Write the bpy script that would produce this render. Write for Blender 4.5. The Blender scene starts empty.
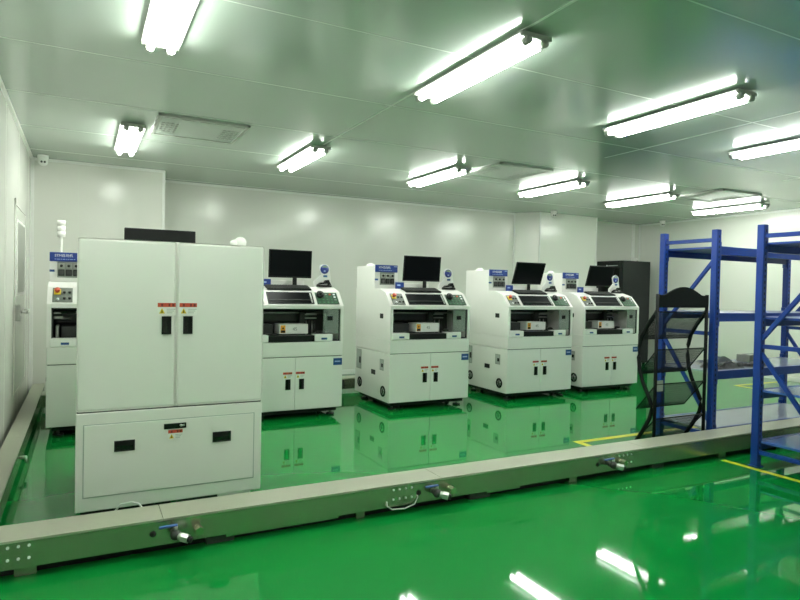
import bpy, bmesh, math, random
from mathutils import Vector, Matrix
random.seed(4)
SC = bpy.context.scene
COL = SC.collection

# ------------------------------------------------------------------ materials
def mat(name, color, rough=0.5, metal=0.0, spec=0.5, noise=0.0, nscale=30.0, bump=0.0, bscale=200.0,
        coat=0.0, emit=None, estr=0.0, alpha=None, trans=0.0, rnoise=0.0):
    m = bpy.data.materials.new(name); m.use_nodes = True
    nt = m.node_tree; b = nt.nodes['Principled BSDF']
    b.inputs['Base Color'].default_value = (*color, 1)
    b.inputs['Roughness'].default_value = rough
    b.inputs['Metallic'].default_value = metal
    b.inputs['Specular IOR Level'].default_value = spec
    b.inputs['Coat Weight'].default_value = coat
    b.inputs['Coat Roughness'].default_value = 0.05
    b.inputs['Transmission Weight'].default_value = trans
    tc = nt.nodes.new('ShaderNodeTexCoord')
    if noise > 0 or rnoise > 0:
        n = nt.nodes.new('ShaderNodeTexNoise'); n.inputs['Scale'].default_value = nscale
        n.inputs['Detail'].default_value = 4
        nt.links.new(tc.outputs['Object'], n.inputs['Vector'])
        if noise > 0:
            mx = nt.nodes.new('ShaderNodeMix'); mx.data_type = 'RGBA'
            mx.inputs['A'].default_value = (*[c * (1 - noise) for c in color], 1)
            mx.inputs['B'].default_value = (*[min(1, c * (1 + noise)) for c in color], 1)
            nt.links.new(n.outputs['Fac'], mx.inputs['Factor'])
            nt.links.new(mx.outputs['Result'], b.inputs['Base Color'])
        if rnoise > 0:
            mr = nt.nodes.new('ShaderNodeMapRange')
            mr.inputs['To Min'].default_value = max(0, rough - rnoise)
            mr.inputs['To Max'].default_value = rough + rnoise
            nt.links.new(n.outputs['Fac'], mr.inputs['Value'])
            nt.links.new(mr.outputs['Result'], b.inputs['Roughness'])
    if bump > 0:
        n2 = nt.nodes.new('ShaderNodeTexNoise'); n2.inputs['Scale'].default_value = bscale
        nt.links.new(tc.outputs['Object'], n2.inputs['Vector'])
        bp = nt.nodes.new('ShaderNodeBump'); bp.inputs['Strength'].default_value = bump
        bp.inputs['Distance'].default_value = 0.01
        nt.links.new(n2.outputs['Fac'], bp.inputs['Height'])
        nt.links.new(bp.outputs['Normal'], b.inputs['Normal'])
    if emit:
        b.inputs['Emission Color'].default_value = (*emit, 1)
        b.inputs['Emission Strength'].default_value = estr
    if alpha is not None:
        b.inputs['Alpha'].default_value = alpha
    return m

M = {}
M['floor'] = mat('green_epoxy', (0.004, 0.235, 0.038), 0.04, spec=0.50, noise=0.06, nscale=1.2, bump=0.010, bscale=1.6, rnoise=0.02)
M['wall'] = mat('wall_panel', (0.75, 0.755, 0.70), 0.20, spec=0.6, noise=0.015, nscale=2.0, bump=0.02, bscale=1.5)
M['seam'] = mat('panel_joint', (0.70, 0.73, 0.66), 0.3)
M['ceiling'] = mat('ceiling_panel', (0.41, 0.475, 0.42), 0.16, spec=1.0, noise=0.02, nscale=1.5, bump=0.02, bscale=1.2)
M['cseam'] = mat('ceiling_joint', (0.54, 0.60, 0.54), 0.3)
M['trim'] = mat('aluminium_trim', (0.82, 0.83, 0.80), 0.3)
M['white'] = mat('white_powder_coat', (0.83, 0.82, 0.79), 0.32, spec=0.45, noise=0.012, nscale=8, bump=0.02, bscale=400)
M['white2'] = mat('white_plastic', (0.86, 0.86, 0.83), 0.35)
M['gap'] = mat('shadow_joint', (0.10, 0.11, 0.10), 0.6)
M['black'] = mat('black_plastic', (0.008, 0.009, 0.009), 0.4, spec=0.25, noise=0.1)
M['blackgloss'] = mat('black_gloss', (0.006, 0.007, 0.007), 0.08)
M['screen'] = mat('screen_glass', (0.004, 0.005, 0.006), 0.3, spec=0.08)
M['darkmetal'] = mat('dark_metal', (0.05, 0.053, 0.05), 0.4, metal=0.5, noise=0.15)
M['chamber'] = mat('chamber_interior', (0.035, 0.038, 0.036), 0.5, noise=0.2, nscale=12)
M['steel'] = mat('brushed_steel', (0.55, 0.56, 0.54), 0.3, metal=0.9, noise=0.06, nscale=60)
M['grey'] = mat('grey_panel', (0.27, 0.29, 0.26), 0.4, noise=0.05)
M['lgrey'] = mat('light_grey_panel', (0.34, 0.36, 0.32), 0.4, noise=0.04)
M['panelgrey'] = mat('control_panel_grey', (0.155, 0.17, 0.15), 0.45, noise=0.05)
M['keypadgreen'] = mat('keypad_green', (0.035, 0.085, 0.05), 0.5, noise=0.2, nscale=60)
M['keygreen'] = mat('key_green', (0.05, 0.17, 0.08), 0.4)
M['keygrey'] = mat('key_grey', (0.22, 0.27, 0.23), 0.4)
M['signblue'] = mat('sign_blue', (0.014, 0.045, 0.26), 0.35, noise=0.05)
M['labelblue'] = mat('label_blue', (0.02, 0.08, 0.26), 0.4)
M['paper'] = mat('white_print', (0.82, 0.84, 0.86), 0.5)
M['lightprint'] = mat('pale_blue_print', (0.38, 0.48, 0.78), 0.5)
M['red'] = mat('red_print', (0.55, 0.075, 0.035), 0.45)
M['darkred'] = mat('dark_red_print', (0.17, 0.012, 0.01), 0.45)
M['yellow'] = mat('warning_yellow', (0.75, 0.55, 0.02), 0.45)
M['orange'] = mat('warning_orange', (0.72, 0.32, 0.02), 0.45)
M['greyprint'] = mat('grey_print', (0.42, 0.45, 0.43), 0.5)
M['stickerblue'] = mat('sticker_blue', (0.015, 0.035, 0.24), 0.35)
M['stickergreen'] = mat('sticker_green', (0.24, 0.34, 0.20), 0.4)
M['rackblue'] = mat('rack_blue_paint', (0.008, 0.042, 0.265), 0.3, spec=0.4, noise=0.08, nscale=9)
M['board'] = mat('shelf_board_paint', (0.46, 0.50, 0.60), 0.2, noise=0.05, nscale=5)
M['boardblue'] = mat('shelf_board_blue', (0.05, 0.13, 0.42), 0.15, noise=0.05, nscale=5)
M['trunk'] = mat('trunking_steel', (0.38, 0.40, 0.30), 0.24, metal=0.8, noise=0.02, nscale=3)
M['trunklid'] = mat('trunking_lid', (0.43, 0.44, 0.345), 0.34, metal=0.2, noise=0.03, nscale=3)
M['tape'] = mat('yellow_floor_tape', (0.78, 0.66, 0.03), 0.3, noise=0.06)
M['tube'] = mat('fluorescent_tube', (0.9, 0.9, 0.9), 0.4, emit=(0.955, 1.0, 0.925), estr=40.0)
M['brass'] = mat('nickel_brass', (0.62, 0.58, 0.42), 0.25, metal=0.9)
M['blue_plastic'] = mat('valve_lever_blue', (0.03, 0.09, 0.32), 0.4)
M['hole'] = mat('bore_black', (0.004, 0.004, 0.004), 0.8)
M['bag'] = mat('dark_grey_film', (0.02, 0.022, 0.025), 0.5, noise=0.3, nscale=6)
M['bag2'] = mat('clear_grey_film', (0.36, 0.37, 0.38), 0.25, noise=0.2, nscale=6)
M['cable'] = mat('white_cable', (0.78, 0.80, 0.76), 0.5)
M['standblack'] = mat('stand_black', (0.006, 0.008, 0.008), 0.5, spec=0.15, noise=0.1)
M['rackblack'] = mat('server_black', (0.014, 0.017, 0.017), 0.4, spec=0.25, noise=0.08)

def glass_mat(name, tint, opac):
    m = bpy.data.materials.new(name); m.use_nodes = True
    nt = m.node_tree; nt.nodes.clear()
    o = nt.nodes.new('ShaderNodeOutputMaterial'); tr = nt.nodes.new('ShaderNodeBsdfTransparent')
    gl = nt.nodes.new('ShaderNodeBsdfPrincipled'); mx = nt.nodes.new('ShaderNodeMixShader')
    gl.inputs['Base Color'].default_value = (*tint, 1); gl.inputs['Roughness'].default_value = 0.1
    mx.inputs[0].default_value = opac
    nt.links.new(tr.outputs[0], mx.inputs[1]); nt.links.new(gl.outputs[0], mx.inputs[2])
    nt.links.new(mx.outputs[0], o.inputs[0]); return m
M['glass'] = glass_mat('guard_glass', (0.35, 0.42, 0.38), 0.34)

def mesh_mat():     # expanded metal mesh: real perforations by a procedural hole pattern
    m = bpy.data.materials.new('black_wire_mesh'); m.use_nodes = True
    nt = m.node_tree; nt.nodes.clear()
    o = nt.nodes.new('ShaderNodeOutputMaterial'); tr = nt.nodes.new('ShaderNodeBsdfTransparent')
    p = nt.nodes.new('ShaderNodeBsdfPrincipled'); mx = nt.nodes.new('ShaderNodeMixShader')
    p.inputs['Base Color'].default_value = (0.012, 0.016, 0.016, 1); p.inputs['Roughness'].default_value = 0.5
    tc = nt.nodes.new('ShaderNodeTexCoord'); v = nt.nodes.new('ShaderNodeTexVoronoi')
    v.inputs['Scale'].default_value = 240; v.inputs['Randomness'].default_value = 0.1
    mr = nt.nodes.new('ShaderNodeMath'); mr.operation = 'GREATER_THAN'; mr.inputs[1].default_value = 0.50
    nt.links.new(tc.outputs['Object'], v.inputs['Vector']); nt.links.new(v.outputs['Distance'], mr.inputs[0])
    nt.links.new(mr.outputs[0], mx.inputs[0])
    nt.links.new(tr.outputs[0], mx.inputs[1]); nt.links.new(p.outputs[0], mx.inputs[2])
    nt.links.new(mx.outputs[0], o.inputs[0]); return m
M['wiremesh'] = mesh_mat()

# ------------------------------------------------------------------ mesh builder
class MB:
    def __init__(s): s.bm = bmesh.new(); s.mats = []
    def mi(s, m):
        if m not in s.mats: s.mats.append(m)
        return s.mats.index(m)
    def _fin(s, faces, m, smooth=False):
        i = s.mi(m)
        for f in faces: f.material_index = i; f.smooth = smooth
    def box(s, x0, y0, z0, x1, y1, z1, m, bev=0.0, seg=2, T=None):
        t = bmesh.new(); bmesh.ops.create_cube(t, size=1)
        for v in t.verts:
            v.co = Vector(((x0 + x1) / 2 + v.co.x * (x1 - x0), (y0 + y1) / 2 + v.co.y * (y1 - y0), (z0 + z1) / 2 + v.co.z * (z1 - z0)))
        if bev > 0: bmesh.ops.bevel(t, geom=t.edges[:], offset=bev, segments=seg, affect='EDGES', profile=0.5)
        s.merge(t, m, T); return s
    def merge(s, t, m, T=None, smooth=False):
        if T is not None: bmesh.ops.transform(t, matrix=T, verts=t.verts)
        mp = {}
        for v in t.verts: mp[v] = s.bm.verts.new(v.co)
        fs = []
        for f in t.faces:
            try: fs.append(s.bm.faces.new([mp[v] for v in f.verts]))
            except ValueError: pass
        s._fin(fs, m, smooth); t.free()
    def cyl(s, p0, p1, r, m, seg=16, r2=None, cap=True):
        p0 = Vector(p0); p1 = Vector(p1); d = p1 - p0; L = d.length
        t = bmesh.new()
        bmesh.ops.create_cone(t, cap_ends=cap, segments=seg, radius1=r, radius2=r if r2 is None else r2, depth=L)
        T = Matrix.Translation((p0 + p1) / 2) @ d.to_track_quat('Z', 'Y').to_matrix().to_4x4()
        s.merge(t, m, T, seg > 8); return s
    def sph(s, c, r, m, sx=1, sy=1, sz=1, seg=20):
        t = bmesh.new(); bmesh.ops.create_uvsphere(t, u_segments=seg, v_segments=seg // 2, radius=r)
        s.merge(t, m, Matrix.Translation(c) @ Matrix.Diagonal((sx, sy, sz, 1)), True); return s
    def bar(s, p0, p1, w, h, m, bev=0.0):        # rectangular bar from p0 to p1, width w (horizontal), height h
        p0 = Vector(p0); p1 = Vector(p1); d = p1 - p0; L = d.length
        X = d.normalized(); up = Vector((0, 0, 1)) if abs(X.z) < 0.98 else Vector((0, 1, 0))
        Y = up.cross(X).normalized(); Z = X.cross(Y)
        R = Matrix((X, Y, Z)).transposed().to_4x4()
        s.box(-L / 2, -w / 2, -h / 2, L / 2, w / 2, h / 2, m, bev, 1, Matrix.Translation((p0 + p1) / 2) @ R); return s
    def prism(s, pts, a0, a1, axis, m):          # polygon pts extruded along an axis: 'x' pts are (y,z); 'y' pts are (x,z); 'z' pts are (x,y)
        f = {'x': lambda p, a: (a, p[0], p[1]), 'y': lambda p, a: (p[0], a, p[1]), 'z': lambda p, a: (p[0], p[1], a)}[axis]
        A = [s.bm.verts.new(f(p, a0)) for p in pts]; B = [s.bm.verts.new(f(p, a1)) for p in pts]
        n = len(pts); fs = [s.bm.faces.new(A), s.bm.faces.new(B[::-1])]
        for i in range(n): fs.append(s.bm.faces.new((A[i], B[i], B[(i + 1) % n], A[(i + 1) % n])))
        bmesh.ops.recalc_face_normals(s.bm, faces=fs); s._fin(fs, m); return s
    def tube(s, pts, r, m, seg=8):
        pts = [Vector(p) for p in pts]; rings = []
        for i, p in enumerate(pts):
            d = (pts[min(i + 1, len(pts) - 1)] - pts[max(i - 1, 0)]).normalized()
            q = d.to_track_quat('Z', 'Y')
            rings.append([s.bm.verts.new(p + q @ Vector((r * math.cos(2 * math.pi * k / seg), r * math.sin(2 * math.pi * k / seg), 0))) for k in range(seg)])
        fs = []
        for a, b in zip(rings, rings[1:]):
            for k in range(seg): fs.append(s.bm.faces.new((a[k], a[(k + 1) % seg], b[(k + 1) % seg], b[k])))
        fs.append(s.bm.faces.new(rings[0][::-1])); fs.append(s.bm.faces.new(rings[-1]))
        s._fin(fs, m, True); return s
    def ring(s, c, r0, r1, axis_from, axis_to, m, seg=24):   # flat annulus washer with depth
        a = Vector(axis_from); b = Vector(axis_to)
        q = (b - a).to_track_quat('Z', 'Y'); R = []
        for rr, pt in ((r0, a), (r1, a), (r1, b), (r0, b)):
            R.append([s.bm.verts.new(Vector(c) + pt + q @ Vector((rr * math.cos(2 * math.pi * k / seg), rr * math.sin(2 * math.pi * k / seg), 0))) for k in range(seg)])
        fs = []
        for i in range(4):
            u, v = R[i], R[(i + 1) % 4]
            for k in range(seg): fs.append(s.bm.faces.new((u[k], u[(k + 1) % seg], v[(k + 1) % seg], v[k])))
        bmesh.ops.recalc_face_normals(s.bm, faces=fs); s._fin(fs, m, False); return s
    def text(s, txt, size, T, m):
        c = bpy.data.curves.new('t', 'FONT'); c.body = txt; c.size = size; c.align_x = 'LEFT'; c.align_y = 'CENTER'
        c.extrude = 0.0006
        o = bpy.data.objects.new('t', c); COL.objects.link(o)
        dg = bpy.context.evaluated_depsgraph_get(); me = bpy.data.meshes.new_from_object(o.evaluated_get(dg))
        t = bmesh.new(); t.from_mesh(me); s.merge(t, m, T)
        bpy.data.objects.remove(o); bpy.data.curves.remove(c); bpy.data.meshes.remove(me); return s
    def build(s, name, parent=None, **kw):
        me = bpy.data.meshes.new(name); s.bm.to_mesh(me); s.bm.free()
        for m in s.mats: me.materials.append(M[m])
        o = bpy.data.objects.new(name, me); COL.objects.link(o)
        if parent: o.parent = parent
        for k, v in kw.items(): o[k] = v
        return o

def thing(name, label, cat, loc=(0, 0, 0), rz=0.0, group=None):
    o = bpy.data.objects.new(name, None); COL.objects.link(o); o.empty_display_size = 0.1
    o.location = loc; o.rotation_euler = (0, 0, rz); o['label'] = label; o['category'] = cat
    if group: o['group'] = group
    return o
def tag(o, label, cat, group=None):
    o['label'] = label; o['category'] = cat
    if group: o['group'] = group
    return o
FACE = Matrix.Rotation(math.pi / 2, 4, 'X')      # text reading from -Y

# ------------------------------------------------------------------ setting
H = 3.05; XL = -0.60; XR = 11.15; YB = 9.75; YF = 8.95; Y0 = -2.6; XC = 0.975
def struct(name, mb): return mb.build(name, None, kind='structure')

b = MB(); b.box(XL - .1, Y0 - .1, -0.1, XR + .1, YB + .1, 0, 'floor'); struct('floor', b)
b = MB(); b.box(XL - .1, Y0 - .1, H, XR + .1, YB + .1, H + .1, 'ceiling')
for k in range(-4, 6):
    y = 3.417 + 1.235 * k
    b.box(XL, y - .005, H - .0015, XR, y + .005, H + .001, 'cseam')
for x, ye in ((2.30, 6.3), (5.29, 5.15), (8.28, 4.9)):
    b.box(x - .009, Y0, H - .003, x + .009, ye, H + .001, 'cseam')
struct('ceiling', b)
b = MB(); b.box(XL - .1, Y0, 0, XL, YF, H, 'wall')
for k in range(9):
    y = YF - .4 - 1.18 * k
    if Y0 < y: b.box(XL - .001, y - .004, 0, XL + .001, y + .004, H, 'seam')
struct('wall_left', b)
b = MB(); b.box(XL - .1, YF, 0, XC, YB + .1, H, 'wall')
b.box(-.07 - .004, YF - .001, 0, -.07 + .004, YF + .001, H, 'seam'); struct('wall_front_left', b)
b = MB(); b.box(XC - .05, YB, 0, XR + .1, YB + .1, H, 'wall')
for k in range(9):
    x = 1.62 + 1.18 * k
    if x < XR: b.box(x - .005, YB - .001, 0, x + .005, YB + .001, H, 'seam')
struct('wall_back', b)
b = MB(); b.box(XR, Y0, 0, XR + .1, YB, H, 'wall')
for k in range(9):
    y = 9.0 - 1.18 * k
    if y > Y0: b.box(XR - .001, y - .005, 0, XR + .001, y + .005, H, 'seam')
struct('wall_right', b)
b = MB(); b.box(XL - .1, Y0 - .1, 0, XR + .1, Y0, H, 'wall'); struct('wall_near', b)
b = MB(); b.prism([(7.60, YB), (7.89, 9.32), (9.40, 9.32), (9.40, YB)], 0, H, 'z', 'wall'); struct('wall_pier', b)
# aluminium corner trims and skirting
for i, (x0, y0, x1, y1) in enumerate(((XC - .03, YF - .006, XC + .006, YF + .03), (XL, YF - .035, XL + .035, YF), (XC + .0, YB - .03, XC + .03, YB),
                                     (7.59, YB - .02, 7.612, YB), (7.884, 9.314, 7.912, 9.335), (9.378, 9.314, 9.406, 9.342), (XR - .03, YB - .03, XR, YB))):
    struct('trim_%d' % (i + 1), MB().box(x0, y0, 0, x1, y1, H, 'trim'))
struct('baseboard_back', MB().box(XC, YB - .02, 0, 7.59, YB, .08, 'trim', .004))
struct('baseboard_front_left', MB().box(XL + .035, YF - .02, 0, XC - .03, YF, .08, 'trim', .004))
struct('baseboard_right', MB().box(XR - .02, Y0, 0, XR, YB - .03, .08, 'trim', .004))
struct('baseboard_left', MB().box(XL, Y0, 0, XL + .012, YF - .035, .06, 'trim', .003))
# coving where walls meet the ceiling
struct('trim_8', MB().box(XC, YB - .025, H - .03, 7.59, YB, H, 'trim'))
struct('trim_9', MB().box(XL, Y0, H - .03, XL + .025, YF, H, 'trim'))
struct('trim_10', MB().box(XL, YF - .025, H - .03, XC, YF, H, 'trim'))
struct('trim_11', MB().box(XR - .025, Y0, H - .03, XR, YB, H, 'trim'))

# door in the left wall
d = bpy.data.objects.new('door_1', None); COL.objects.link(d); d.location = (XL, 7.0, .40); d['kind'] = 'structure'
b = MB()
for (y0, z0, y1, z1) in ((-.06, 0, 0, 1.9), (1.12, 0, 1.18, 1.9), (-.06, 1.84, 1.18, 1.9), (-.06, -.03, 1.18, 0)):
    b.box(0, y0, z0, .010, y1, z1, 'wall', .003)
b.build('door_frame', d)
MB().box(0, .005, .005, .006, 1.115, 1.835, 'wall', .002).build('door_leaf', d)
b = MB(); b.box(.004, .16, .95, .010, .98, 1.72, 'trim', .003); b.box(.008, .20, .98, .0115, .94, 1.69, 'lgrey'); b.build('vision_panel', d)
b = MB(); b.box(.004, .03, .70, .05, .12, .86, 'steel', .008); b.cyl((.05, .075, .79), (.10, .075, .79), .014, 'steel')
b.bar((.10, .06, .79), (.10, .30, .80), .022, .028, 'steel', .005); b.cyl((.10, .29, .80), (.06, .30, .80), .012, 'steel'); b.build('door_handle', d)

# ------------------------------------------------------------------ ceiling lights
def lamp(x, y, label, group):
    t = thing('ceiling_light', label, 'ceiling light', (x, y, H - .006), 0, group)
    b = MB(); L = .655
    b.prism([(-.115, -.022), (-.095, -.028), (.095, -.028), (.115, -.022), (.10, -.010), (-.10, -.010)], -L, L, 'y', 'white2')
    b.build('housing', t)
    for s in (-1, 1): MB().box(-.03, s * .45 - .02, -.011, .03, s * .45 + .02, .006, 'white2').build('mounting_bracket', t)
    for s in (-1, 1):
        b = MB(); b.box(-.112, s * L - .012, -.040, .112, s * L + .012, -.010, 'lgrey', .004)
        for q in (-1, 1): b.cyl((q * .062, s * (L - .03), -.056), (q * .062, s * (L + .012), -.056), .026, 'lgrey')
        b.build('lamp_holder', t)
    for q in (-1, 1):
        MB().cyl((q * .062, -L + .03, -.056), (q * .062, L - .03, -.056), .023, 'tube', 14).build('fluorescent_tube', t)
    return t
LX = (.41, 2.28, 4.20, 6.08, 7.98, 10.0)
nth = ('first', 'second', 'third', 'fourth', 'fifth', 'sixth')
for i, x in enumerate(LX):
    lamp(x, (7.08, 6.98, 7.08, 6.95, 7.0, 6.85)[i], 'far row twin-tube ceiling light, %s from the left wall' % nth[i], 'ceiling lights of the far row')
for i, x in enumerate((.42, 2.38, 4.39, 6.22, 8.05, 9.9)):
    lab = ['nearest twin-tube ceiling light, cut by the top edge at upper left', 'long bright twin-tube ceiling light at the top, beside a ceiling joint',
           'near row twin-tube ceiling light above the blue racking, upper right', 'near row twin-tube ceiling light cut by the right edge'][i] if i < 4 else 'near row twin-tube ceiling light beyond the right edge of the photo'
    lamp(x, 3.54, lab, 'ceiling lights of the near row')
for i, x in enumerate((.42, 4.39, 8.05)):
    lamp(x, .20, 'twin-tube ceiling light overhead behind the viewer', 'ceiling lights behind the viewer')

# ------------------------------------------------------------------ ceiling vents
def vent(x0, y0, x1, y1, label):
    t = thing('ceiling_vent', label, 'vent', ((x0 + x1) / 2, (y0 + y1) / 2, H), 0, 'return air vents in the ceiling')
    w, h = (x1 - x0) / 2, (y1 - y0) / 2
    b = MB()
    for a in ((-w, -h, w, -h + .03), (-w, h - .03, w, h), (-w, -h, -w + .03, h), (w - .03, -h, w, h)): b.box(a[0], a[1], -.022, a[2], a[3], -.001, 'lgrey', .003)
    b.build('frame', t)
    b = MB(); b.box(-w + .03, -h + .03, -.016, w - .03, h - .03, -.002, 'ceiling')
    for k in range(5):
        x = -w + .1 + k * (2 * w - .2) / 4; b.box(x - .05, -h + .06, -.019, x + .05, -h + .085, -.0155, 'grey')
    for s in (-1, 1):
        for i in range(4):
            for j in range(5):
                x = s * (w - .13) + (i - 1.5) * .042; y = .06 + (j - 2) * .085
                b.box(x - .012, y - .026, -.019, x + .012, y + .026, -.0155, 'grey')
    b.build('panel', t)
    return t
vent(.59, 5.95, 1.42, 6.74, 'white square perforated ceiling vent between the two leftmost far lights')
vent(4.44, 5.98, 5.26, 6.85, 'white square ceiling vent above the middle machines')
vent(8.25, 5.72, 9.15, 6.60, 'white square ceiling vent above the blue racking')

# ------------------------------------------------------------------ security cameras, conduit
def cctv(loc, label, ang):
    t = thing('security_camera', label, 'security camera', loc, ang, 'white dome cameras')
    MB().cyl((0, 0, -.035), (0, 0, 0), .06, 'white2', 24).build('base', t)
    b = MB(); b.cyl((0, 0, -.06), (0, 0, -.035), .05, 'white2', 24); b.sph((0, 0, -.075), .055, 'white2'); b.build('dome', t)
    b = MB(); b.sph((-.012, -.046, -.085), .014, 'black', seg=12); b.sph((.02, -.044, -.085), .014, 'black', seg=12); b.build('lens', t)
cctv((-.46, 8.72, H), 'white dome camera in the left corner under the ceiling', 0)
cctv((8.0, 9.05, H), 'white dome camera on the ceiling before the white pier', -.5)
cctv((10.85, 8.9, H), 'white dome camera on the ceiling right of the conduit', -.7)
t = thing('wall_conduit', 'white vertical conduit with switch box on back wall behind black cabinet', 'conduit', (10.93, YB, 0))
MB().box(-.04, -.03, 1.9, .04, -.001, H, 'white2', .004).build('duct_strip', t)
b = MB(); b.box(.06, -.05, 2.12, .15, -.001, 2.30, 'white2', .006); b.box(.08, -.053, 2.16, .13, -.048, 2.24, 'grey'); b.build('switch_box', t)

# ------------------------------------------------------------------ trunking along the floor
def valve(parent, x, y):
    v = MB(); v.cyl((x, y, .125), (x, y - .05, .125), .020, 'darkmetal'); v.sph((x, y - .06, .125), .030, 'darkmetal')
    v.cyl((x, y - .06, .125), (x + .05, y - .10, .112), .020, 'steel'); v.cyl((x + .03, y - .085, .116), (x + .06, y - .108, .109), .026, 'steel', 6)
    v.cyl((x + .06, y - .108, .109), (x + .075, y - .12, .106), .016, 'black')
    v = v.build('drain_valve', parent)
    b = MB(); b.cyl((x, y - .06, .145), (x, y - .06, .175), .010, 'steel'); b.bar((x + .01, y - .06, .178), (x - .085, y - .05, .172), .022, .010, 'blue_plastic', .003); b.build('lever', v)
    b = MB(); b.cyl((x + .12, y, .135), (x + .12, y - .04, .13), .020, 'brass'); b.cyl((x + .12, y - .035, .131), (x + .125, y - .075, .127), .026, 'brass', 6); b.build('plug_fitting', v)
    MB().cyl((x - .11, y, .125), (x - .11, y - .004, .125), .017, 'hole').build('cable_hole', parent)
def screws(parent, x, y, n=4):
    for i in range(n):
        for z in (.168, .105): MB().cyl((x + i * .046, y, z), (x + i * .046, y - .004, z), .0075, 'paper', 8).build('screw', parent)
TY0, TY1 = 3.555, 3.79
t = thing('cable_trunking', 'long beige metal trunking running across the floor in front', 'cable trunking', (0, 0, 0), 0, 'floor trunking runs')
MB().box(XL + .02, TY0, .055, 11.1, TY1, .192, 'trunk', .003).build('channel', t)
for x0, x1 in ((XL + .02, .40), (.403, 2.2), (2.203, 4.22), (4.223, 6.9), (6.903, 11.1)):
    MB().box(x0, TY0 - .004, .190, x1, TY1 + .004, .203, 'trunklid', .002).build('lid', t)
for k in range(13):
    x = -.25 + k * .92; MB().box(x - .05 + (k % 3) * .02, TY0 + .035, 0, x + .05 + (k % 2) * .08, TY1 - .03, .056, 'darkmetal' if k % 2 else 'trunk', .003).build('support_block', t)
for a, c in ((.75, 1.45), (2.6, 2.9)): MB().box(a, TY0 + .02, .035, c, TY0 + .045, .056, 'trunk').build('lower_strip', t)
for x in (.46, 2.13, 3.77): valve(t, x, TY0)
for x in (-.37, 1.83, 3.90): screws(t, x, TY0)
b = MB(); b.tube([(1.78, TY0 - .005, .10), (1.78, TY0 - .012, .07), (1.81, TY0 - .025, .05), (1.90, TY0 - .03, .045), (1.98, TY0 - .02, .06), (2.01, TY0 - .01, .10), (2.01, TY0 + .0, .11)], .004, 'cable', 6); b.build('drain_hose', t, label='thin pale hose loop')
MB().box(XL + .05, TY0 + .075, 0, 11.05, TY1 - .06, .056, 'black').build('shade_strip', t)  # black strip stands in for the shade under the trunking

t = thing('cable_trunking', 'beige metal trunking along the foot of the left wall', 'cable trunking', (0, 0, 0), 0, 'floor trunking runs')
MB().box(XL + .045, TY1 + .006, .055, -.43, YF - .04, .192, 'trunk', .003).build('channel', t)
for y0, y1 in ((TY1 + .006, 5.9), (5.903, YF - .04)): MB().box(XL + .042, y0, .190, -.426, y1, .203, 'trunklid', .002).build('lid', t)
for k in range(5): MB().box(XL + .07, 4.2 + k * 1.0, 0, -.46, 4.35 + k * 1.0, .056, 'darkmetal').build('support_block', t)
b = MB(); b.cyl((-.43, 5.55, .12), (-.385, 5.55, .12), .013, 'steel'); b.cyl((-.39, 5.55, .125), (-.39, 5.55, .08), .010, 'steel'); b.build('drain_valve', t)

t = thing('cable_trunking', 'low metal trunking behind the machines near the back wall', 'cable trunking', (0, 0, 0), 0, 'floor trunking runs')
MB().box(-.42, 8.02, .055, 7.9, 8.25, .192, 'trunk', .003).build('channel', t)
MB().box(-.42, 8.012, .190, 7.9, 8.255, .205, 'trunklid', .002).build('lid', t)
for k in range(9): MB().box(.1 + k * .9, 8.05, 0, .22 + k * .9, 8.22, .056, 'darkmetal').build('support_block', t)
b = MB()
b.box(2.74, 8.006, .075, 3.30, 8.014, .185, 'darkmetal'); b.build('dark_reflection', t)  # dark plate paints the dark reflection on this stretch of trunking face

# ------------------------------------------------------------------ floor tape
def tape(x0, y0, x1, y1, label, w=.05):
    o = MB()
    if abs(x1 - x0) > abs(y1 - y0): o.box(x0, y0 - w / 2, 0, x1, y0 + w / 2, .0015, 'tape')
    else: o.box(x0 - w / 2, y0, 0, x0 + w / 2, y1, .0015, 'tape')
    tag(o.build('floor_tape'), label, 'floor marking', 'yellow floor tape lines')
tape(4.37, 4.55, 7.9, 4.55, 'yellow floor tape running behind the black magazine stand', .07)
tape(4.40, 3.80, 4.40, 4.515, 'short yellow floor tape meeting the trunking left of the black stand', .07)
tape(5.175, 1.0, 5.175, 3.52, 'yellow floor tape in front of the trunking under the right rack', .06)
tape(9.65, 6.38, 11.1, 6.38, 'far yellow floor tape crossing towards the right wall', .07)
tape(9.65, 4.2, 9.65, 6.345, 'far yellow floor tape leading towards the viewer', .07)

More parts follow.
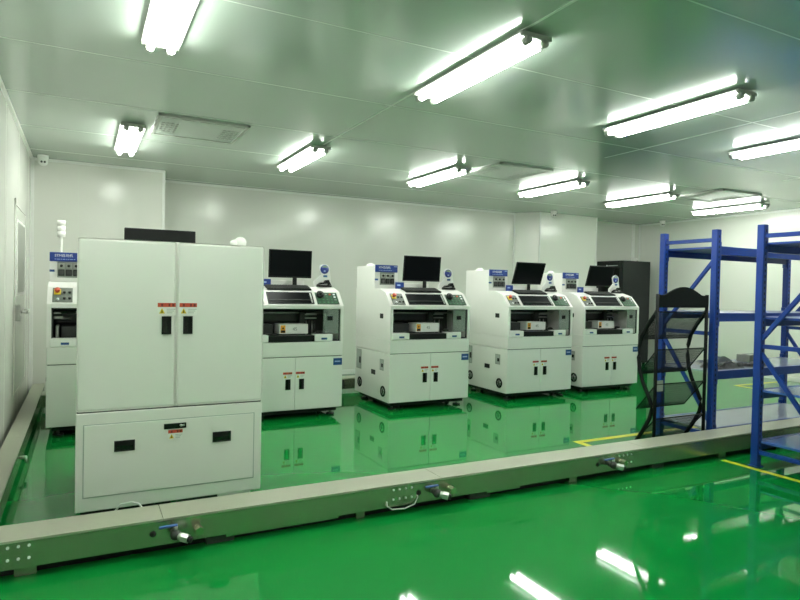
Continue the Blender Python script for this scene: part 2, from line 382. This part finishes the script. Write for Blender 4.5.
# ------------------------------------------------------------------ blue racks
def zig(parent, x, yf, yr, ztop, zmid):          # end frame: rear post yr, front post yf
    def br(a, c): MB().bar((x, a[0], a[1]), (x, c[0], c[1]), .026, .038, 'rackblue', .003).build('brace', parent)
    br((yr, ztop - .10), (yf, ztop - .10))
    br((yr - .02, zmid + .06), (yf + .02, ztop - .30))
    br((yr, zmid), (yf, zmid))
    br((yr - .02, zmid - .06), (yf + .02, .25))
    br((yr, .13), (yf, .13))
def rack(label, x0, x1, yf, yr, levels, boardm, zmid, ztop=2.14, p=.064):
    t = thing('storage_rack', label, 'rack', (x0, yf, 0), 0, 'blue steel storage racks')
    X1 = x1 - x0; D = yr - yf
    for px in (0, X1):
        for py in (0, D):
            b = MB(); b.box(px - p / 2, py - p / 2, .008, px + p / 2, py + p / 2, ztop, 'rackblue', .006)
            b.box(px - p / 2 - .012, py - p / 2 - .012, 0, px + p / 2 + .012, py + p / 2 + .012, .008, 'rackblue')
            for k in range(40):
                z = .12 + k * .05; b.box(px - .006, py - p / 2 - .0012, z - .012, px + .006, py - p / 2 + .0005, z + .012, 'black')
            b.build('post', t)
    for px in (0, X1): zig(t, px, 0, D, ztop, zmid)
    for i, z in enumerate(levels):
        for py in (0, D):
            s = 1 if py == 0 else -1
            b = MB(); b.box(p / 2, py - .018, z - .085, X1 - p / 2, py + .022, z, 'rackblue', .004)
            for px in (p / 2, X1 - p / 2): b.box(px - .02, py - .022, z - .13, px + .02, py + .026, z + .04, 'rackblue', .002)
            b.build('long_rail', t)
        MB().box(.02, .024, z - .022, X1 - .02, D - .024, z - .002, boardm if i < 2 else 'rackblue', .002).build('shelf_board', t)
    return t
rack('tall blue steel rack behind the trunking with grey film on a shelf', 5.475, 7.68, 3.86, 4.46, (.19, .755, 1.325, 1.98), 'board', 1.12)
rack('tall blue steel rack in front of the trunking at right edge', 5.268, 7.47, 2.66, 3.275, (.23, .68, 1.32, 1.97), 'boardblue', 1.06, 2.125)
# things on the middle shelf
def film(x, y, z, lx, ly, label, m, seed, h=.05):
    r = random.Random(seed); t = bmesh.new(); n = 16; vs = []
    for i in range(n + 1):
        row = []
        for j in range(n + 1):
            u, v = i / n - .5, j / n - .5; e = max(0, 1 - (2 * max(abs(u), abs(v))) ** 4)
            row.append(t.verts.new((u * lx + r.uniform(-.012, .012), v * ly + r.uniform(-.012, .012), e * (h * (.5 + .5 * math.sin(7 * u + seed) * math.cos(5 * v + seed)) + r.uniform(0, .016)))))
        vs.append(row)
    for i in range(n):
        for j in range(n): t.faces.new((vs[i][j], vs[i + 1][j], vs[i + 1][j + 1], vs[i][j + 1]))
    ext = bmesh.ops.extrude_face_region(t, geom=t.faces[:])
    for e in ext['geom']:
        if isinstance(e, bmesh.types.BMVert): e.co.z = 0
    bmesh.ops.recalc_face_normals(t, faces=t.faces)
    b = MB(); b.merge(t, m, None, True); o = b.build('plastic_film'); o.location = (x, y, z); return tag(o, label, 'plastic film', 'crumpled film on the rack shelf')
film(5.86, 4.02, .755, .46, .20, 'dark grey crumpled film lying at left on the rack shelf', 'bag', 1, .06)
film(6.38, 4.02, .755, .40, .20, 'dark crumpled film lying right of the first on the rack shelf', 'bag', 2.2, .05)
film(6.1, 4.29, .755, .60, .14, 'pale grey film behind the dark film on the rack shelf', 'bag2', 3.1, .07)
b = MB(); b.box(-.13, -.08, 0, .13, .08, .085, 'lgrey', .008); b.box(-.125, -.02, .085, .125, .02, .087, 'bag2'); o = b.build('parts_box'); o.location = (6.72, 4.28, .755)
tag(o, 'small grey box on the rack shelf behind the front post', 'box')

# ------------------------------------------------------------------ black magazine stand
t = thing('magazine_stand', 'black metal stand with sloping mesh shelves and arched header', 'magazine stand', (4.67, 3.86, 0))
W = .69; r = .016
for x in (0, W): MB().cyl((x, 0, 0), (x, 0, 1.50), r, 'standblack', 12).build('upright', t)
arc = [(0, 1.375), (W, 1.375), (W, 1.495), (W - .06, 1.49)]
for k in range(13):
    a = k / 12; arc.append((W - .10 - a * (W - .20), 1.495 + .075 * math.sin(math.pi * a)))
arc += [(.06, 1.49), (0, 1.495)]
MB().prism(arc, -.016, .006, 'y', 'standblack').build('header_board', t)
prof = [(.0, 1.345), (.03, 1.30), (.10, 1.21), (.165, 1.10), (.19, 1.0), (.195, .90), (.18, .78), (.14, .67), (.085, .57), (.04, .48), (.03, .43), (.05, .35), (.11, .24), (.18, .13), (.225, .06), (.245, .015)]
for x in (0, W): MB().tube([(x, y, z) for y, z in prof], .019, 'standblack', 10).build('curved_leg', t)
for zb, zf, yf in ((1.335, 1.07, .185), (.985, .74, .20), (.665, .405, .215), (.345, .10, .215)):
    s = MB(); s.prism([(0, zb), (yf, zf), (yf, zf + .003), (0, zb + .003)], .012, W - .012, 'x', 'wiremesh')
    s.box(.012, yf - .0015, zf, W - .012, yf + .0015, zf + .035, 'wiremesh')
    s = s.build('shelf', t)
    f = MB()
    f.tube([(.008, 0, zb), (.008, yf, zf), (W - .008, yf, zf), (W - .008, 0, zb)], .006, 'standblack', 6)
    f.tube([(.008, 0, zb), (W - .008, 0, zb)], .006, 'standblack', 6); f.build('shelf_frame', s)
b = MB(); b.box(.02, -.004, .60, .10, .004, .70, 'lgrey'); b.build('card', t, label='small grey card on the left upright')

# ------------------------------------------------------------------ server cabinet
t = thing('server_cabinet', 'tall black steel cabinet beside the white pier', 'cabinet', (9.78, 8.95, 0))
MB().box(0, 0, .05, .80, .72, 2.17, 'rackblack', .008).build('body', t)
b = MB(); b.box(-.018, .03, .10, -.001, .69, 2.13, 'rackblack', .004); b.box(-.021, .08, .16, -.017, .64, 2.03, 'blackgloss'); dr = b.build('door', t)
b = MB(); b.box(-.024, .40, 2.055, -.018, .43, 2.085, 'paper'); b.box(-.021, .12, 2.062, -.018, .38, 2.078, 'greyprint'); b.build('nameplate', dr)
b = MB(); b.box(-.04, .60, 1.0, -.018, .63, 1.2, 'darkmetal', .004); b.build('handle', dr)
for x in (.06, .74):
    for y in (.06, .66): MB().cyl((x, y, 0), (x, y, .05), .03, 'black').build('foot', t)

# ------------------------------------------------------------------ shared little pieces
def warning(parent, x0, z1, w, y):
    h = w * .24
    b = MB(); b.box(x0, y - .0015, z1 - h * 3.1, x0 + w, y, z1, 'white2'); lab = b.build('warning_label', parent)
    b = MB(); b.box(x0, y - .0025, z1 - h, x0 + w, y - .0012, z1, 'red')
    for a, c in ((.18, .30), (.60, .70), (.80, .92)): b.box(x0 + w * a, y - .0035, z1 - h * .85, x0 + w * c, y - .002, z1 - h * .15, 'darkred')
    b.build('red_header', lab)
    b = MB(); b.prism([(x0 + w * .08, z1 - h * 2.6), (x0 + w * .40, z1 - h * 2.6), (x0 + w * .24, z1 - h * 1.25)], y - .0025, y - .0012, 'y', 'yellow')
    b.prism([(x0 + w * .20, z1 - h * 2.4), (x0 + w * .28, z1 - h * 2.4), (x0 + w * .24, z1 - h * 1.6)], y - .0035, y - .002, 'y', 'black'); b.build('hazard_triangle', lab)
    b = MB()
    for k in range(3): b.box(x0 + w * .5, y - .0025, z1 - h * (1.6 + .45 * k), x0 + w * (.98 - .08 * k), y - .0012, z1 - h * (1.45 + .45 * k), 'greyprint')
    b.build('label_text', lab)
def pull(parent, x0, z0, x1, z1, y, upright=True):
    b = MB(); e = .008
    for a in ((x0, z0, x0 + e, z1), (x1 - e, z0, x1, z1), (x0 + e, z0, x1 - e, z0 + e), (x0 + e, z1 - e, x1 - e, z1)): b.box(a[0], y - .006, a[1], a[2], y + .004, a[3], 'black', .001)
    b.box(x0 + e, y - .003, z0 + e, x1 - e, y + .002, z1 - e, 'blackgloss')
    if upright: b.box((x0 + x1) / 2 + .003, y - .005, z0 + e, x1 - e, y - .002, z1 - e, 'black')
    else: b.box(x0 + e, y - .005, (z0 + z1) / 2, x1 - e, y - .002, z1 - e, 'black')
    return b.build('recessed_handle', parent)

# ------------------------------------------------------------------ big white cabinet
t = thing('equipment_cabinet', 'large white two-door cabinet standing in front at left', 'cabinet', (-.036, 4.13, 0))
CW, CD = 1.13, 1.25
b = MB(); b.box(0, .016, .10, CW, CD, 1.77, 'white', .012); b.box(0, 0, .10, CW, .02, .703, 'white', .006); b.build('body', t)
MB().box(.006, .010, .703, CW - .006, .02, .712, 'gap').build('door_joint', t)
for i, (x0, x1) in enumerate(((0, .562), (.571, CW))):
    b = MB(); b.box(x0, 0, .713, x1, .018, 1.768, 'white', .017, 4); dd = b.build('door', t)
    hx = .478 if i == 0 else .608
    pull(dd, hx, 1.178, hx + .058, 1.293, -.001); warning(dd, .453 + i * .131, 1.378, .108, -.001)
b = MB()
for a in ((.04, .184, 1.08, .190), (.04, .628, 1.08, .634), (.04, .184, .046, .634), (1.074, .184, 1.08, .634)): b.box(a[0], -.0015, a[1], a[2], .004, a[3], 'greyprint')
fp = MB().box(.046, -.004, .190, 1.074, .006, .628, 'white', .002).build('front_panel', t)
b.build('panel_joint', fp)
pull(fp, .212, .455, .330, .522, -.005, False); pull(fp, .803, .457, .922, .524, -.005, False)
b = MB(); b.box(.499, -.010, .569, .635, -.003, .604, 'blackgloss', .002); pl = b.build('lock_plate', fp)
b = MB(); b.cyl((.603, -.015, .588), (.603, -.008, .588), .009, 'steel'); b.box(.611, -.013, .582, .625, -.009, .594, 'steel'); b.build('lock', pl)
warning(fp, .525, .562, .088, -.005)
b = MB(); b.box(.03, .03, .04, .55, CD - .05, .10, 'black'); b.box(.60, .10, .045, CW - .05, CD - .05, .10, 'darkmetal'); b.build('base_frame', t)
for x in (.09, .96):
    for y in (.12, CD - .12):
        b = MB(); b.cyl((x, y, 0), (x, y, .02), .05, 'black', 20); b.cyl((x, y, .02), (x, y, .06), .016, 'steel'); b.build('leveling_foot', t)
MB().box(.85, .006, .075, 1.06, .05, .10, 'white').build('kick_plate', t)
b = MB(); b.tube([(.17, 4.06, .01), (.18, 4.02, .12), (.21, 4.0, .165), (.27, 4.0, .17), (.31, 3.98, .16), (.34, 3.97, .12), (.36, 3.96, .01)], .006, 'cable', 6)
b.tube([(.20, 3.98, .01), (.205, 3.96, .10), (.225, 3.95, .14), (.26, 3.95, .14), (.29, 3.96, .10), (.30, 3.98, .01)], .005, 'cable', 6)
tag(b.build('power_cable'), 'white looped cable on the floor under the large white cabinet', 'cable')
# monitor behind the cabinet top and the white beacon
def monitor(loc, rz, tilt, label, group, w=.56, h=.335, back=False):
    t = thing('monitor', label, 'monitor', loc, rz, group)
    T = Matrix.Translation((0, 0, .10)) @ Matrix.Rotation(math.radians(tilt), 4, 'X')
    b = MB(); b.box(-w / 2, -.012, 0, w / 2, .012, h, 'black', .005, 2, T); b.box(-w * .3, .010, h * .2, w * .3, .04, h * .8, 'black', .008, 2, T); pn = b.build('bezel', t)
    b = MB(); b.box(-w / 2 + .012, -.0145, .022, w / 2 - .012, -.0115, h - .012, 'screen', 0, 1, T); b.build('screen', pn)
    if back:
        b = MB()
        for k in (-1, 0, 1): b.box(k * .09 - .008, .038, h * .12, k * .09 + .008, .043, h * .2, 'paper', 0, 1, T)
        b.build('rear_ports', pn)
    b = MB(); b.box(.04, .01, .0, .09, .032, .20, 'black', .004); b.build('stand_neck', t)
    b = MB(); b.box(-.06, -.035, 0, .14, .055, .010, 'black', .004); b.build('stand_foot', t)
    return t
monitor((.52, 4.98, 1.77), math.pi, 0, 'black monitor seen from behind above the large white cabinet', None, .51, .05 + .0, True) if False else None
t = thing('monitor', 'black monitor back rising above the large white cabinet', 'monitor', (.52, 5.0, 1.77), math.pi)
b = MB(); b.box(-.255, -.012, .0, .255, .014, .145, 'black', .005); b.build('bezel', t)
b = MB(); b.box(-.16, .012, .0, .16, .05, .035, 'blackgloss', .004); b.build('rear_cover', t)
b = MB(); b.box(-.06, .05, .028, -.054, .054, .046, 'steel'); b.box(.05, .05, .028, .056, .054, .046, 'steel'); b.build('rear_screws', t)
b = MB(); b.box(-.245, -.0135, .008, .245, -.0115, .137, 'screen'); b.build('screen', t)
t = thing('beacon_light', 'small white rounded beacon on top of the large white cabinet', 'beacon', (.98, 4.35, 1.768))
MB().cyl((0, 0, 0), (0, 0, .012), .045, 'white2', 24).build('base', t)
b = MB(); b.sph((0, 0, .035), .042, 'white2', 1, 1, .95); b.sph((-.035, .0, .03), .03, 'white2', 1.2, 1, .8); b.build('lens_cover', t)

# ------------------------------------------------------------------ machines
MW, MD = 1.15, 1.05
def machine(x0, y0, label, towerlight=False, boxlabel='45'):
    t = thing('assembly_machine', label, 'machine', (x0, y0, 0), 0, 'row of white machines')
    # main shell
    b = MB()
    b.box(0, .014, .10, MW, MD, .70, 'white', .006)
    b.box(0, 0, .705, MW, MD, .872, 'white', .008)
    prof = [(0, .872), (MD, .872), (MD, 1.50), (.33, 1.498), (.15, 1.447), (0, 1.285)]
    b.prism(prof, 0, .038, 'x', 'white'); b.prism(prof, MW - .034, MW, 'x', 'white')
    b.box(.038, 0, 1.247, MW - .034, .07, 1.29, 'white', .004)
    b.prism([(.002, 1.262), (.002, 1.286), (.15, 1.446), (.33, 1.497), (MD - .002, 1.499), (MD - .002, 1.47), (.33, 1.467), (.16, 1.416)], .037, MW - .033, 'x', 'white')
    b.box(.038, MD - .03, .872, MW - .034, MD, 1.48, 'white')
    b.build('body', t)
    MB().box(.01, .006, .698, MW - .01, .02, .708, 'gap').build('door_joint', t)
    # lower doors
    for i, (a, c) in enumerate(((.0, .5725), (.5775, MW))):
        dd = MB().box(a, 0, .105, c, .016, .697, 'white', .004).build('door', t)
        hx = .462 if i == 0 else .630
        hx += .004 - .010 * i; pull(dd, hx, .335, hx + .058, .455, -.001); warning(dd, .437 + i * .148, .535, .105, -.001)
    # blue label plate at right of the doors
    b = MB(); b.box(MW - .115, -.004, .595, MW - .008, -.0005, .675, 'labelblue'); b.box(MW - .10, -.005, .63, MW - .03, -.0035, .645, 'lightprint'); b.build('data_plate', t, label='dark blue rectangular plate')
    # feet and castors
    for px in (.10, MW - .10):
        for py in (.12, MD - .12):
            b = MB(); b.cyl((px, py, 0), (px, py, .018), .05, 'black', 20); b.cyl((px, py, .018), (px, py, .11), .014, 'steel'); b.build('leveling_foot', t)
    for px in (.24, MW - .24):
        for py in (.14, MD - .14):
            b = MB(); b.cyl((px - .018, py, .035), (px + .018, py, .035), .035, 'black', 20); b.box(px - .026, py - .03, .05, px + .026, py + .03, .105, 'orange' if (px > .5 and py < .5) else 'darkmetal', .004); b.build('caster', t)
    MB().box(.05, .05, .055, MW - .05, MD - .05, .101, 'black', .004).build('base_frame', t)  # recessed black base, added to darken the shaded gap under the machine
    # left side fittings
    for y in (.17, .88):
        b = MB(); b.ring((0, y, .225 if y < .5 else .245), .045, .068, (.001, 0, 0), (-.006, 0, 0), 'black'); b.cyl((.001, y, .225 if y < .5 else .245), (-.004, y, .225 if y < .5 else .245), .044, 'steel', 20)
        for k in range(3):
            a = k * math.pi / 3; z = .225 if y < .5 else .245
            b.bar((-.005, y - .045 * math.cos(a), z - .045 * math.sin(a)), (-.005, y + .045 * math.cos(a), z + .045 * math.sin(a)), .006, .006, 'black')
        b.build('fan_grille', t)
    for (ya, za, yb, zb) in ((.84, .42, 1.0, .68), (.16, .48, .27, .62)):
        b = MB(); b.box(-.003, ya, za, .001, yb, zb, 'lgrey', .001); b.box(-.0045, ya + .012, za + .012, -.0025, yb - .012, zb - .012, 'greyprint'); b.box(-.010, ya + .015, za + (zb - za) * .3, -.003, ya + .055, za + (zb - za) * .62, 'black', .002); b.build('connector_recess', t)
    for (ya, za, yb, zb) in ((.40, .40, .52, .46), (.20, 1.125, .29, 1.185)):
        MB().box(-.003, ya, za, .001, yb, zb, 'black').build('side_plate', t)
    # work chamber
    b = MB(); b.box(.039, .50, .873, MW - .035, .52, 1.262, 'chamber'); b.box(.039, .03, .873, MW - .035, .50, .885, 'chamber'); b.box(.039, .07, 1.24, MW - .035, .50, 1.262, 'chamber')
    b.box(.039, .05, .885, .046, .50, 1.24, 'chamber'); b.build('work_chamber', t)
    b = MB(); b.box(.06, .40, 1.08, .86, .46, 1.21, 'darkmetal', .01); b.cyl((.05, .36, 1.19), (MW - .06, .36, 1.19), .013, 'steel'); b.cyl((.05, .36, 1.13), (.20, .36, 1.13), .013, 'steel')
    b.box(.72, .30, 1.06, .80, .40, 1.2, 'darkmetal', .006); b.box(.78, .28, 1.12, .92, .34, 1.135, 'steel'); b.box(.78, .28, 1.165, .92, .34, 1.18, 'steel')
    b.box(.05, .24, 1.13, .13, .30, 1.16, 'steel', .004); b.box(.05, .22, 1.18, .11, .30, 1.20, 'steel', .004); b.build('gantry', t)
    b = MB(); b.box(.07, .16, .90, .095, .42, 1.07, 'steel', .004); b.build('side_bracket', t)
    MB().box(.12, .20, .885, .37, .42, 1.06, 'darkmetal', .006).build('reel_box', t)
    b = MB(); b.box(.79, .285, .885, .92, .315, .895, 'darkmetal')
    for k in range(4): b.cyl((.80 + .035 * k, .30, .89), (.80 + .035 * k, .30, 1.10), .008, 'darkmetal' if k % 2 else 'steel', 10)
    b.build('guide_rods', t)
    b = MB(); b.box(.86, .18, .885, .98, .27, .955, 'black', .006); b.sph((.93, .22, .965), .035, 'darkmetal', 1.3, 1, .6); b.build('feeder', t)
    b = MB(); b.box(.425, .13, .955, .765, .34, 1.068, 'white2', .004); wb = b.build('work_unit', t)
    b = MB(); b.box(.440, .1275, .966, .495, .1305, 1.055, 'orange'); b.box(.444, .1265, .970, .491, .128, .997, 'black'); b.sph((.467, .128, 1.022), .012, 'black', 1, .15, 1, 10); b.build('warning_label', wb)
    b = MB(); b.text(boxlabel, .055, Matrix.Translation((.58, .1285, 1.010)) @ FACE, 'grey'); b.build('number', wb)
    MB().box(.28, .16, .945, .74, .30, .956, 'darkmetal').build('slide_plate', t)
    b = MB(); b.box(.26, -.006, .876, .80, .14, .945, 'black', .005); b.build('infeed_table', t)
    for (a, c, lx) in ((.03, .265, .12), (.80, 1.02, .88)):
        e = MB().box(a, -.010, .875, c, .12, .955, 'white2', .008).build('end_block', t)
        MB().box(lx, -.012, .895, lx + .07, -.009, .917, 'labelblue').build('block_label', e)
    b = MB(); b.box(.905, .010, .962, 1.10, .014, 1.24, 'glass'); g = b.build('guard_window', t)
    b = MB(); b.box(1.097, .006, .885, 1.108, .02, 1.246, 'black'); b.build('window_edge', g)
    b = MB(); b.box(.955, .005, 1.115, 1.02, .010, 1.165, 'black', .002); b.build('window_latch', g)
    # sloping console: all in a tilted frame (u along x, v up the slope)
    ang = math.atan2(.162, .15); T = Matrix.Translation((0, 0, 1.287)) @ Matrix.Rotation(ang, 4, 'X') @ Matrix.Diagonal((1, .70, 1, 1))
    b = MB(); b.box(.045, .03, .0, .215, .29, .006, 'panelgrey', .002, 1, T); cp = b.build('control_panel', t)
    b = MB(); b.box(.055, .16, .006, .115, .255, .012, 'yellow', .002, 1, T)
    q = T @ Vector((.085, .21, .012)); n = (T.to_3x3() @ Vector((0, 0, 1)))
    b.cyl(q, q + n * .02, .014, 'red'); b.cyl(q + n * .02, q + n * .036, .025, 'red', 20); b.build('emergency_stop', cp)
    for (u, v, m_) in ((.145, .20, 'darkmetal'), (.19, .20, 'darkmetal'), (.145, .09, 'darkmetal'), (.19, .09, 'black'), (.09, .07, 'paper')):
        q = T @ Vector((u, v, .006)); b = MB(); b.cyl(q, q + n * .014, .012, m_, 14); b.build('button', cp)
    b = MB(); b.box(.262, .03, .0, .80, .285, .007, 'black', .003, 1, T); dp = b.build('display_panel', t)
    b = MB(); b.box(.275, .045, .006, .76, .27, .0085, 'screen', 0, 1, T); b.build('display_glass', dp)
    b = MB(); b.box(.275, .10, .0085, .775, .112, .014, 'darkmetal', 0, 1, T); b.box(.768, .05, .007, .785, .26, .013, 'steel', .002, 1, T); b.build('display_rail', dp)
    b = MB(); b.box(.835, .025, .0, 1.105, .28, .007, 'keypadgreen', .002, 1, T); kp = b.build('keypad_panel', t)
    for i in range(5):
        for j in range(4):
            if i < 2 and j > 1: continue
            u = .865 + i * .05; v = .06 + j * .058; mm = 'red' if (i, j) == (3, 3) else ('paper' if (i == 4 and j >= 2) else random.Random(i * 7 + j).choice(('keygreen', 'keygreen', 'keygrey')))
            MB().box(u - .013, v - .015, .007, u + .013, v + .015, .013, mm, .002, 1, T).build('key', kp)
    q = T @ Vector((.89, .215, .007)); b = MB(); b.cyl(q, q + n * .03, .045, 'black', 24); b.cyl(q + n * .03, q + n * .045, .02, 'black', 16); b.build('jog_dial', kp)
    # rear tower with sign and gauges
    MB().box(.001, .47, 1.482, .335, MD, 1.79, 'white', .006).build('rear_tower', t)
    b = MB(); b.box(.0, 0.4480, 1.707, .315, 0.4685, 1.799, 'signblue', .003); sg = b.build('sign', t, label='blue sign plate with white lettering')
    b = MB(); b.text('STM自动机', .034, Matrix.Translation((.045, 0.4465, 1.765)) @ FACE, 'paper'); b.build('sign_title', sg)
    b = MB(); rr = random.Random(8); x = .045
    while x < .22:
        w = rr.uniform(.008, .03); b.box(x, 0.4455, 1.726, x + w, 0.4485, 1.732, 'lightprint'); x += w + .006
    b.box(.26, 0.4455, 1.776, .305, 0.4485, 1.787, 'lightprint'); b.build('sign_small_print', sg)
    b = MB(); b.box(.070, 0.4560, 1.543, .275, 0.4685, 1.703, 'grey', .003); gp = b.build('gauge_panel', t)
    for k in range(3):
        gx = .106 + k * .067
        g = MB().box(gx - .028, 0.4420, 1.56, gx + .028, 0.4560, 1.625, 'black', .004).build('pressure_gauge', gp)
        MB().box(gx - .02, 0.4400, 1.573, gx + .02, 0.4430, 1.615, 'chamber').build('gauge_display', g)
        b = MB(); b.box(gx - .026, 0.4480, 1.634, gx + .026, 0.4560, 1.688, 'lgrey', .003); b.cyl((gx, .45, 1.662), (gx, .434, 1.662), .014, 'black', 14); b.build('regulator_knob', gp)
    MB().box(.0, 0.4620, 1.60, .045, 0.4690, 1.622, 'labelblue').build('tower_label', t)
    if towerlight:
        b = MB(); b.cyl((.09, .88, 1.789), (.09, .88, 2.02), .012, 'white2', 12); b.cyl((.09, .88, 1.789), (.09, .88, 1.805), .035, 'white2', 16); tl = b.build('signal_tower', t)
        for k, z in enumerate((1.985, 2.045, 2.105)): MB().cyl((.09, .88, z), (.09, .88, z + .056), .040, 'white2', 20).build('signal_lamp', tl)
    else:
        b = MB(); b.cyl((.13, .88, 1.789), (.13, .88, 1.802), .06, 'white2', 20); b.sph((.13, .88, 1.80), .04, 'white2', 1.6, 1, .8); b.build('tower_cap', t)
    # deck pieces
    b = MB(); b.box(.43, .575, 1.499, .86, .80, 1.575, 'white', .006); b.build('deck_box', t)
    b = MB(); b.box(.278, .425, 1.493, .40, .437, 1.582, 'signblue', .002); b.box(.30, .4235, 1.535, .347, .4255, 1.555, 'lightprint'); b.build('deck_sign', t, label='small blue sign standing on the deck')
    # side plate with round sticker
    pts = [(.92, 1.486), (1.135, 1.486), (1.14, 1.60)]
    cx, cz, rr_ = 1.055, 1.715, .068
    for k in range(11):
        a = math.radians(-10 + k * 17); pts.append((cx + rr_ * math.cos(a), cz + rr_ * math.sin(a)))
    pts += [(1.01, 1.65), (.92, 1.565)]
    pp = MB().prism(pts, .398, .42, 'y', 'white2').build('side_post', t)
    b = MB(); b.cyl((cx, .398, cz), (cx, .395, cz), .054, 'stickerblue', 28); b.prism([(cx + .046 * math.cos(math.radians(30 + k * 12)), cz + .046 * math.sin(math.radians(30 + k * 12))) for k in range(11)], .3935, .396, 'y', 'stickergreen')
    b.box(cx - .012, .3935, cz - .03, cx + .012, .3955, cz - .012, 'lightprint'); b.build('round_sticker', pp)
    b = MB(); b.box(cx - .015, .3955, 1.62, cx + .035, .3985, 1.645, 'labelblue'); b.build('small_label', pp)
    return t
def keyboard(x0, y0, label):
    t = thing('keyboard', label, 'keyboard', (x0 + .31, y0 + .163, 1.454), 0, 'black keyboards on the machine decks')
    T = Matrix.Rotation(math.atan2(.051, .18), 4, 'X')
    b = MB(); b.box(-.02, 0, .002, .50, .155, .020, 'black', .004, 2, T); b.build('case', t)
    b = MB()
    for j in range(5):
        for i in range(15): b.box(-.01 + i * .033, .010 + j * .028, .019, .018 + i * .033, .033 + j * .028, .026, 'darkmetal', 0, 1, T)
    b.build('keys', t)
def mouse(x0, y0, label):
    t = thing('scanner', label, 'scanner', (x0 + 1.03, y0 + .340, 1.508), 0, 'black hand scanners on the machine decks')
    b = MB(); b.box(-.085, -.045, -.008, .085, .045, .016, 'black', .008); b.build('cradle', t)
    b = MB(); b.prism([(-.09, .016), (-.05, .045), (0, .05), (.02, .075), (.05, .08), (.08, .02), (.05, .016), (.02, .03), (-.04, .025)], -.03, .03, 'y', 'black'); b.build('handset', t)
    b = MB(); b.box(-.01, -.035, .02, .03, -.030, .032, 'steel'); b.build('bright_trim', t)
XS = (-.31, 1.55, 3.297, 5.10, 6.52); YS = (6.66, 6.62, 6.58, 6.62, 6.68)
NM = ('white machine half hidden behind the left of the large cabinet', 'white machine just right of the large white cabinet',
      'white machine in the middle of the row', 'white machine second from the right in the row', 'rightmost white machine, beside the black magazine stand')
SH = ('machine partly hidden by the large cabinet', 'machine just right of the large cabinet', 'middle machine of the row', 'second machine from the right', 'rightmost machine by the black stand')
TILT = (3, 3, 6, 20, 17)
for i in range(5):
    machine(XS[i], YS[i], NM[i], towerlight=(i == 0))
    if i > 0:
        keyboard(XS[i], YS[i], 'black keyboard on the deck of the ' + SH[i])
        mouse(XS[i], YS[i], 'black hand scanner on the deck of the ' + SH[i])
        mx = (0, .655, .70, .70, .775)[i]
        monitor((XS[i] + mx, YS[i] + .505, 1.503), 0, TILT[i], 'black flat monitor standing on the ' + SH[i], 'monitors on the machines', .56 if i == 2 else .53, .335)

# ------------------------------------------------------------------ world, camera, view
w = bpy.data.worlds.new('room_world'); SC.world = w; w.use_nodes = True
w.node_tree.nodes['Background'].inputs[0].default_value = (0.05, 0.055, 0.05, 1)
w.node_tree.nodes['Background'].inputs[1].default_value = 0.2
cam = bpy.data.cameras.new('camera'); co = bpy.data.objects.new('camera', cam); COL.objects.link(co)
cam.sensor_fit = 'HORIZONTAL'; cam.sensor_width = 36; cam.lens = 608.47 / 800 * 36; cam.clip_start = .05; cam.clip_end = 100
yaw, pitch, roll = [math.radians(a) for a in (27.47722841, -1.07135374, 1.17642019)]
cy, sy, cp_, sp = math.cos(yaw), math.sin(yaw), math.cos(pitch), math.sin(pitch)
fwd = Vector((sy * cp_, cy * cp_, sp)); right = Vector((cy, -sy, 0)); up = right.cross(fwd)
r2 = right * math.cos(roll) + up * math.sin(roll); u2 = -right * math.sin(roll) + up * math.cos(roll)
Rm = Matrix((r2, u2, -fwd)).transposed().to_4x4()
co.matrix_world = Matrix.Translation((0, 0, 1.5)) @ Rm
SC.camera = co
vs = SC.view_settings; vs.view_transform = 'Standard'; vs.look = 'None'; vs.gamma = 1.0; vs.use_curve_mapping = False
vs.exposure = 0.12
SC.cycles.max_bounces = 14; SC.cycles.diffuse_bounces = 6; SC.cycles.glossy_bounces = 5; SC.cycles.transparent_max_bounces = 16
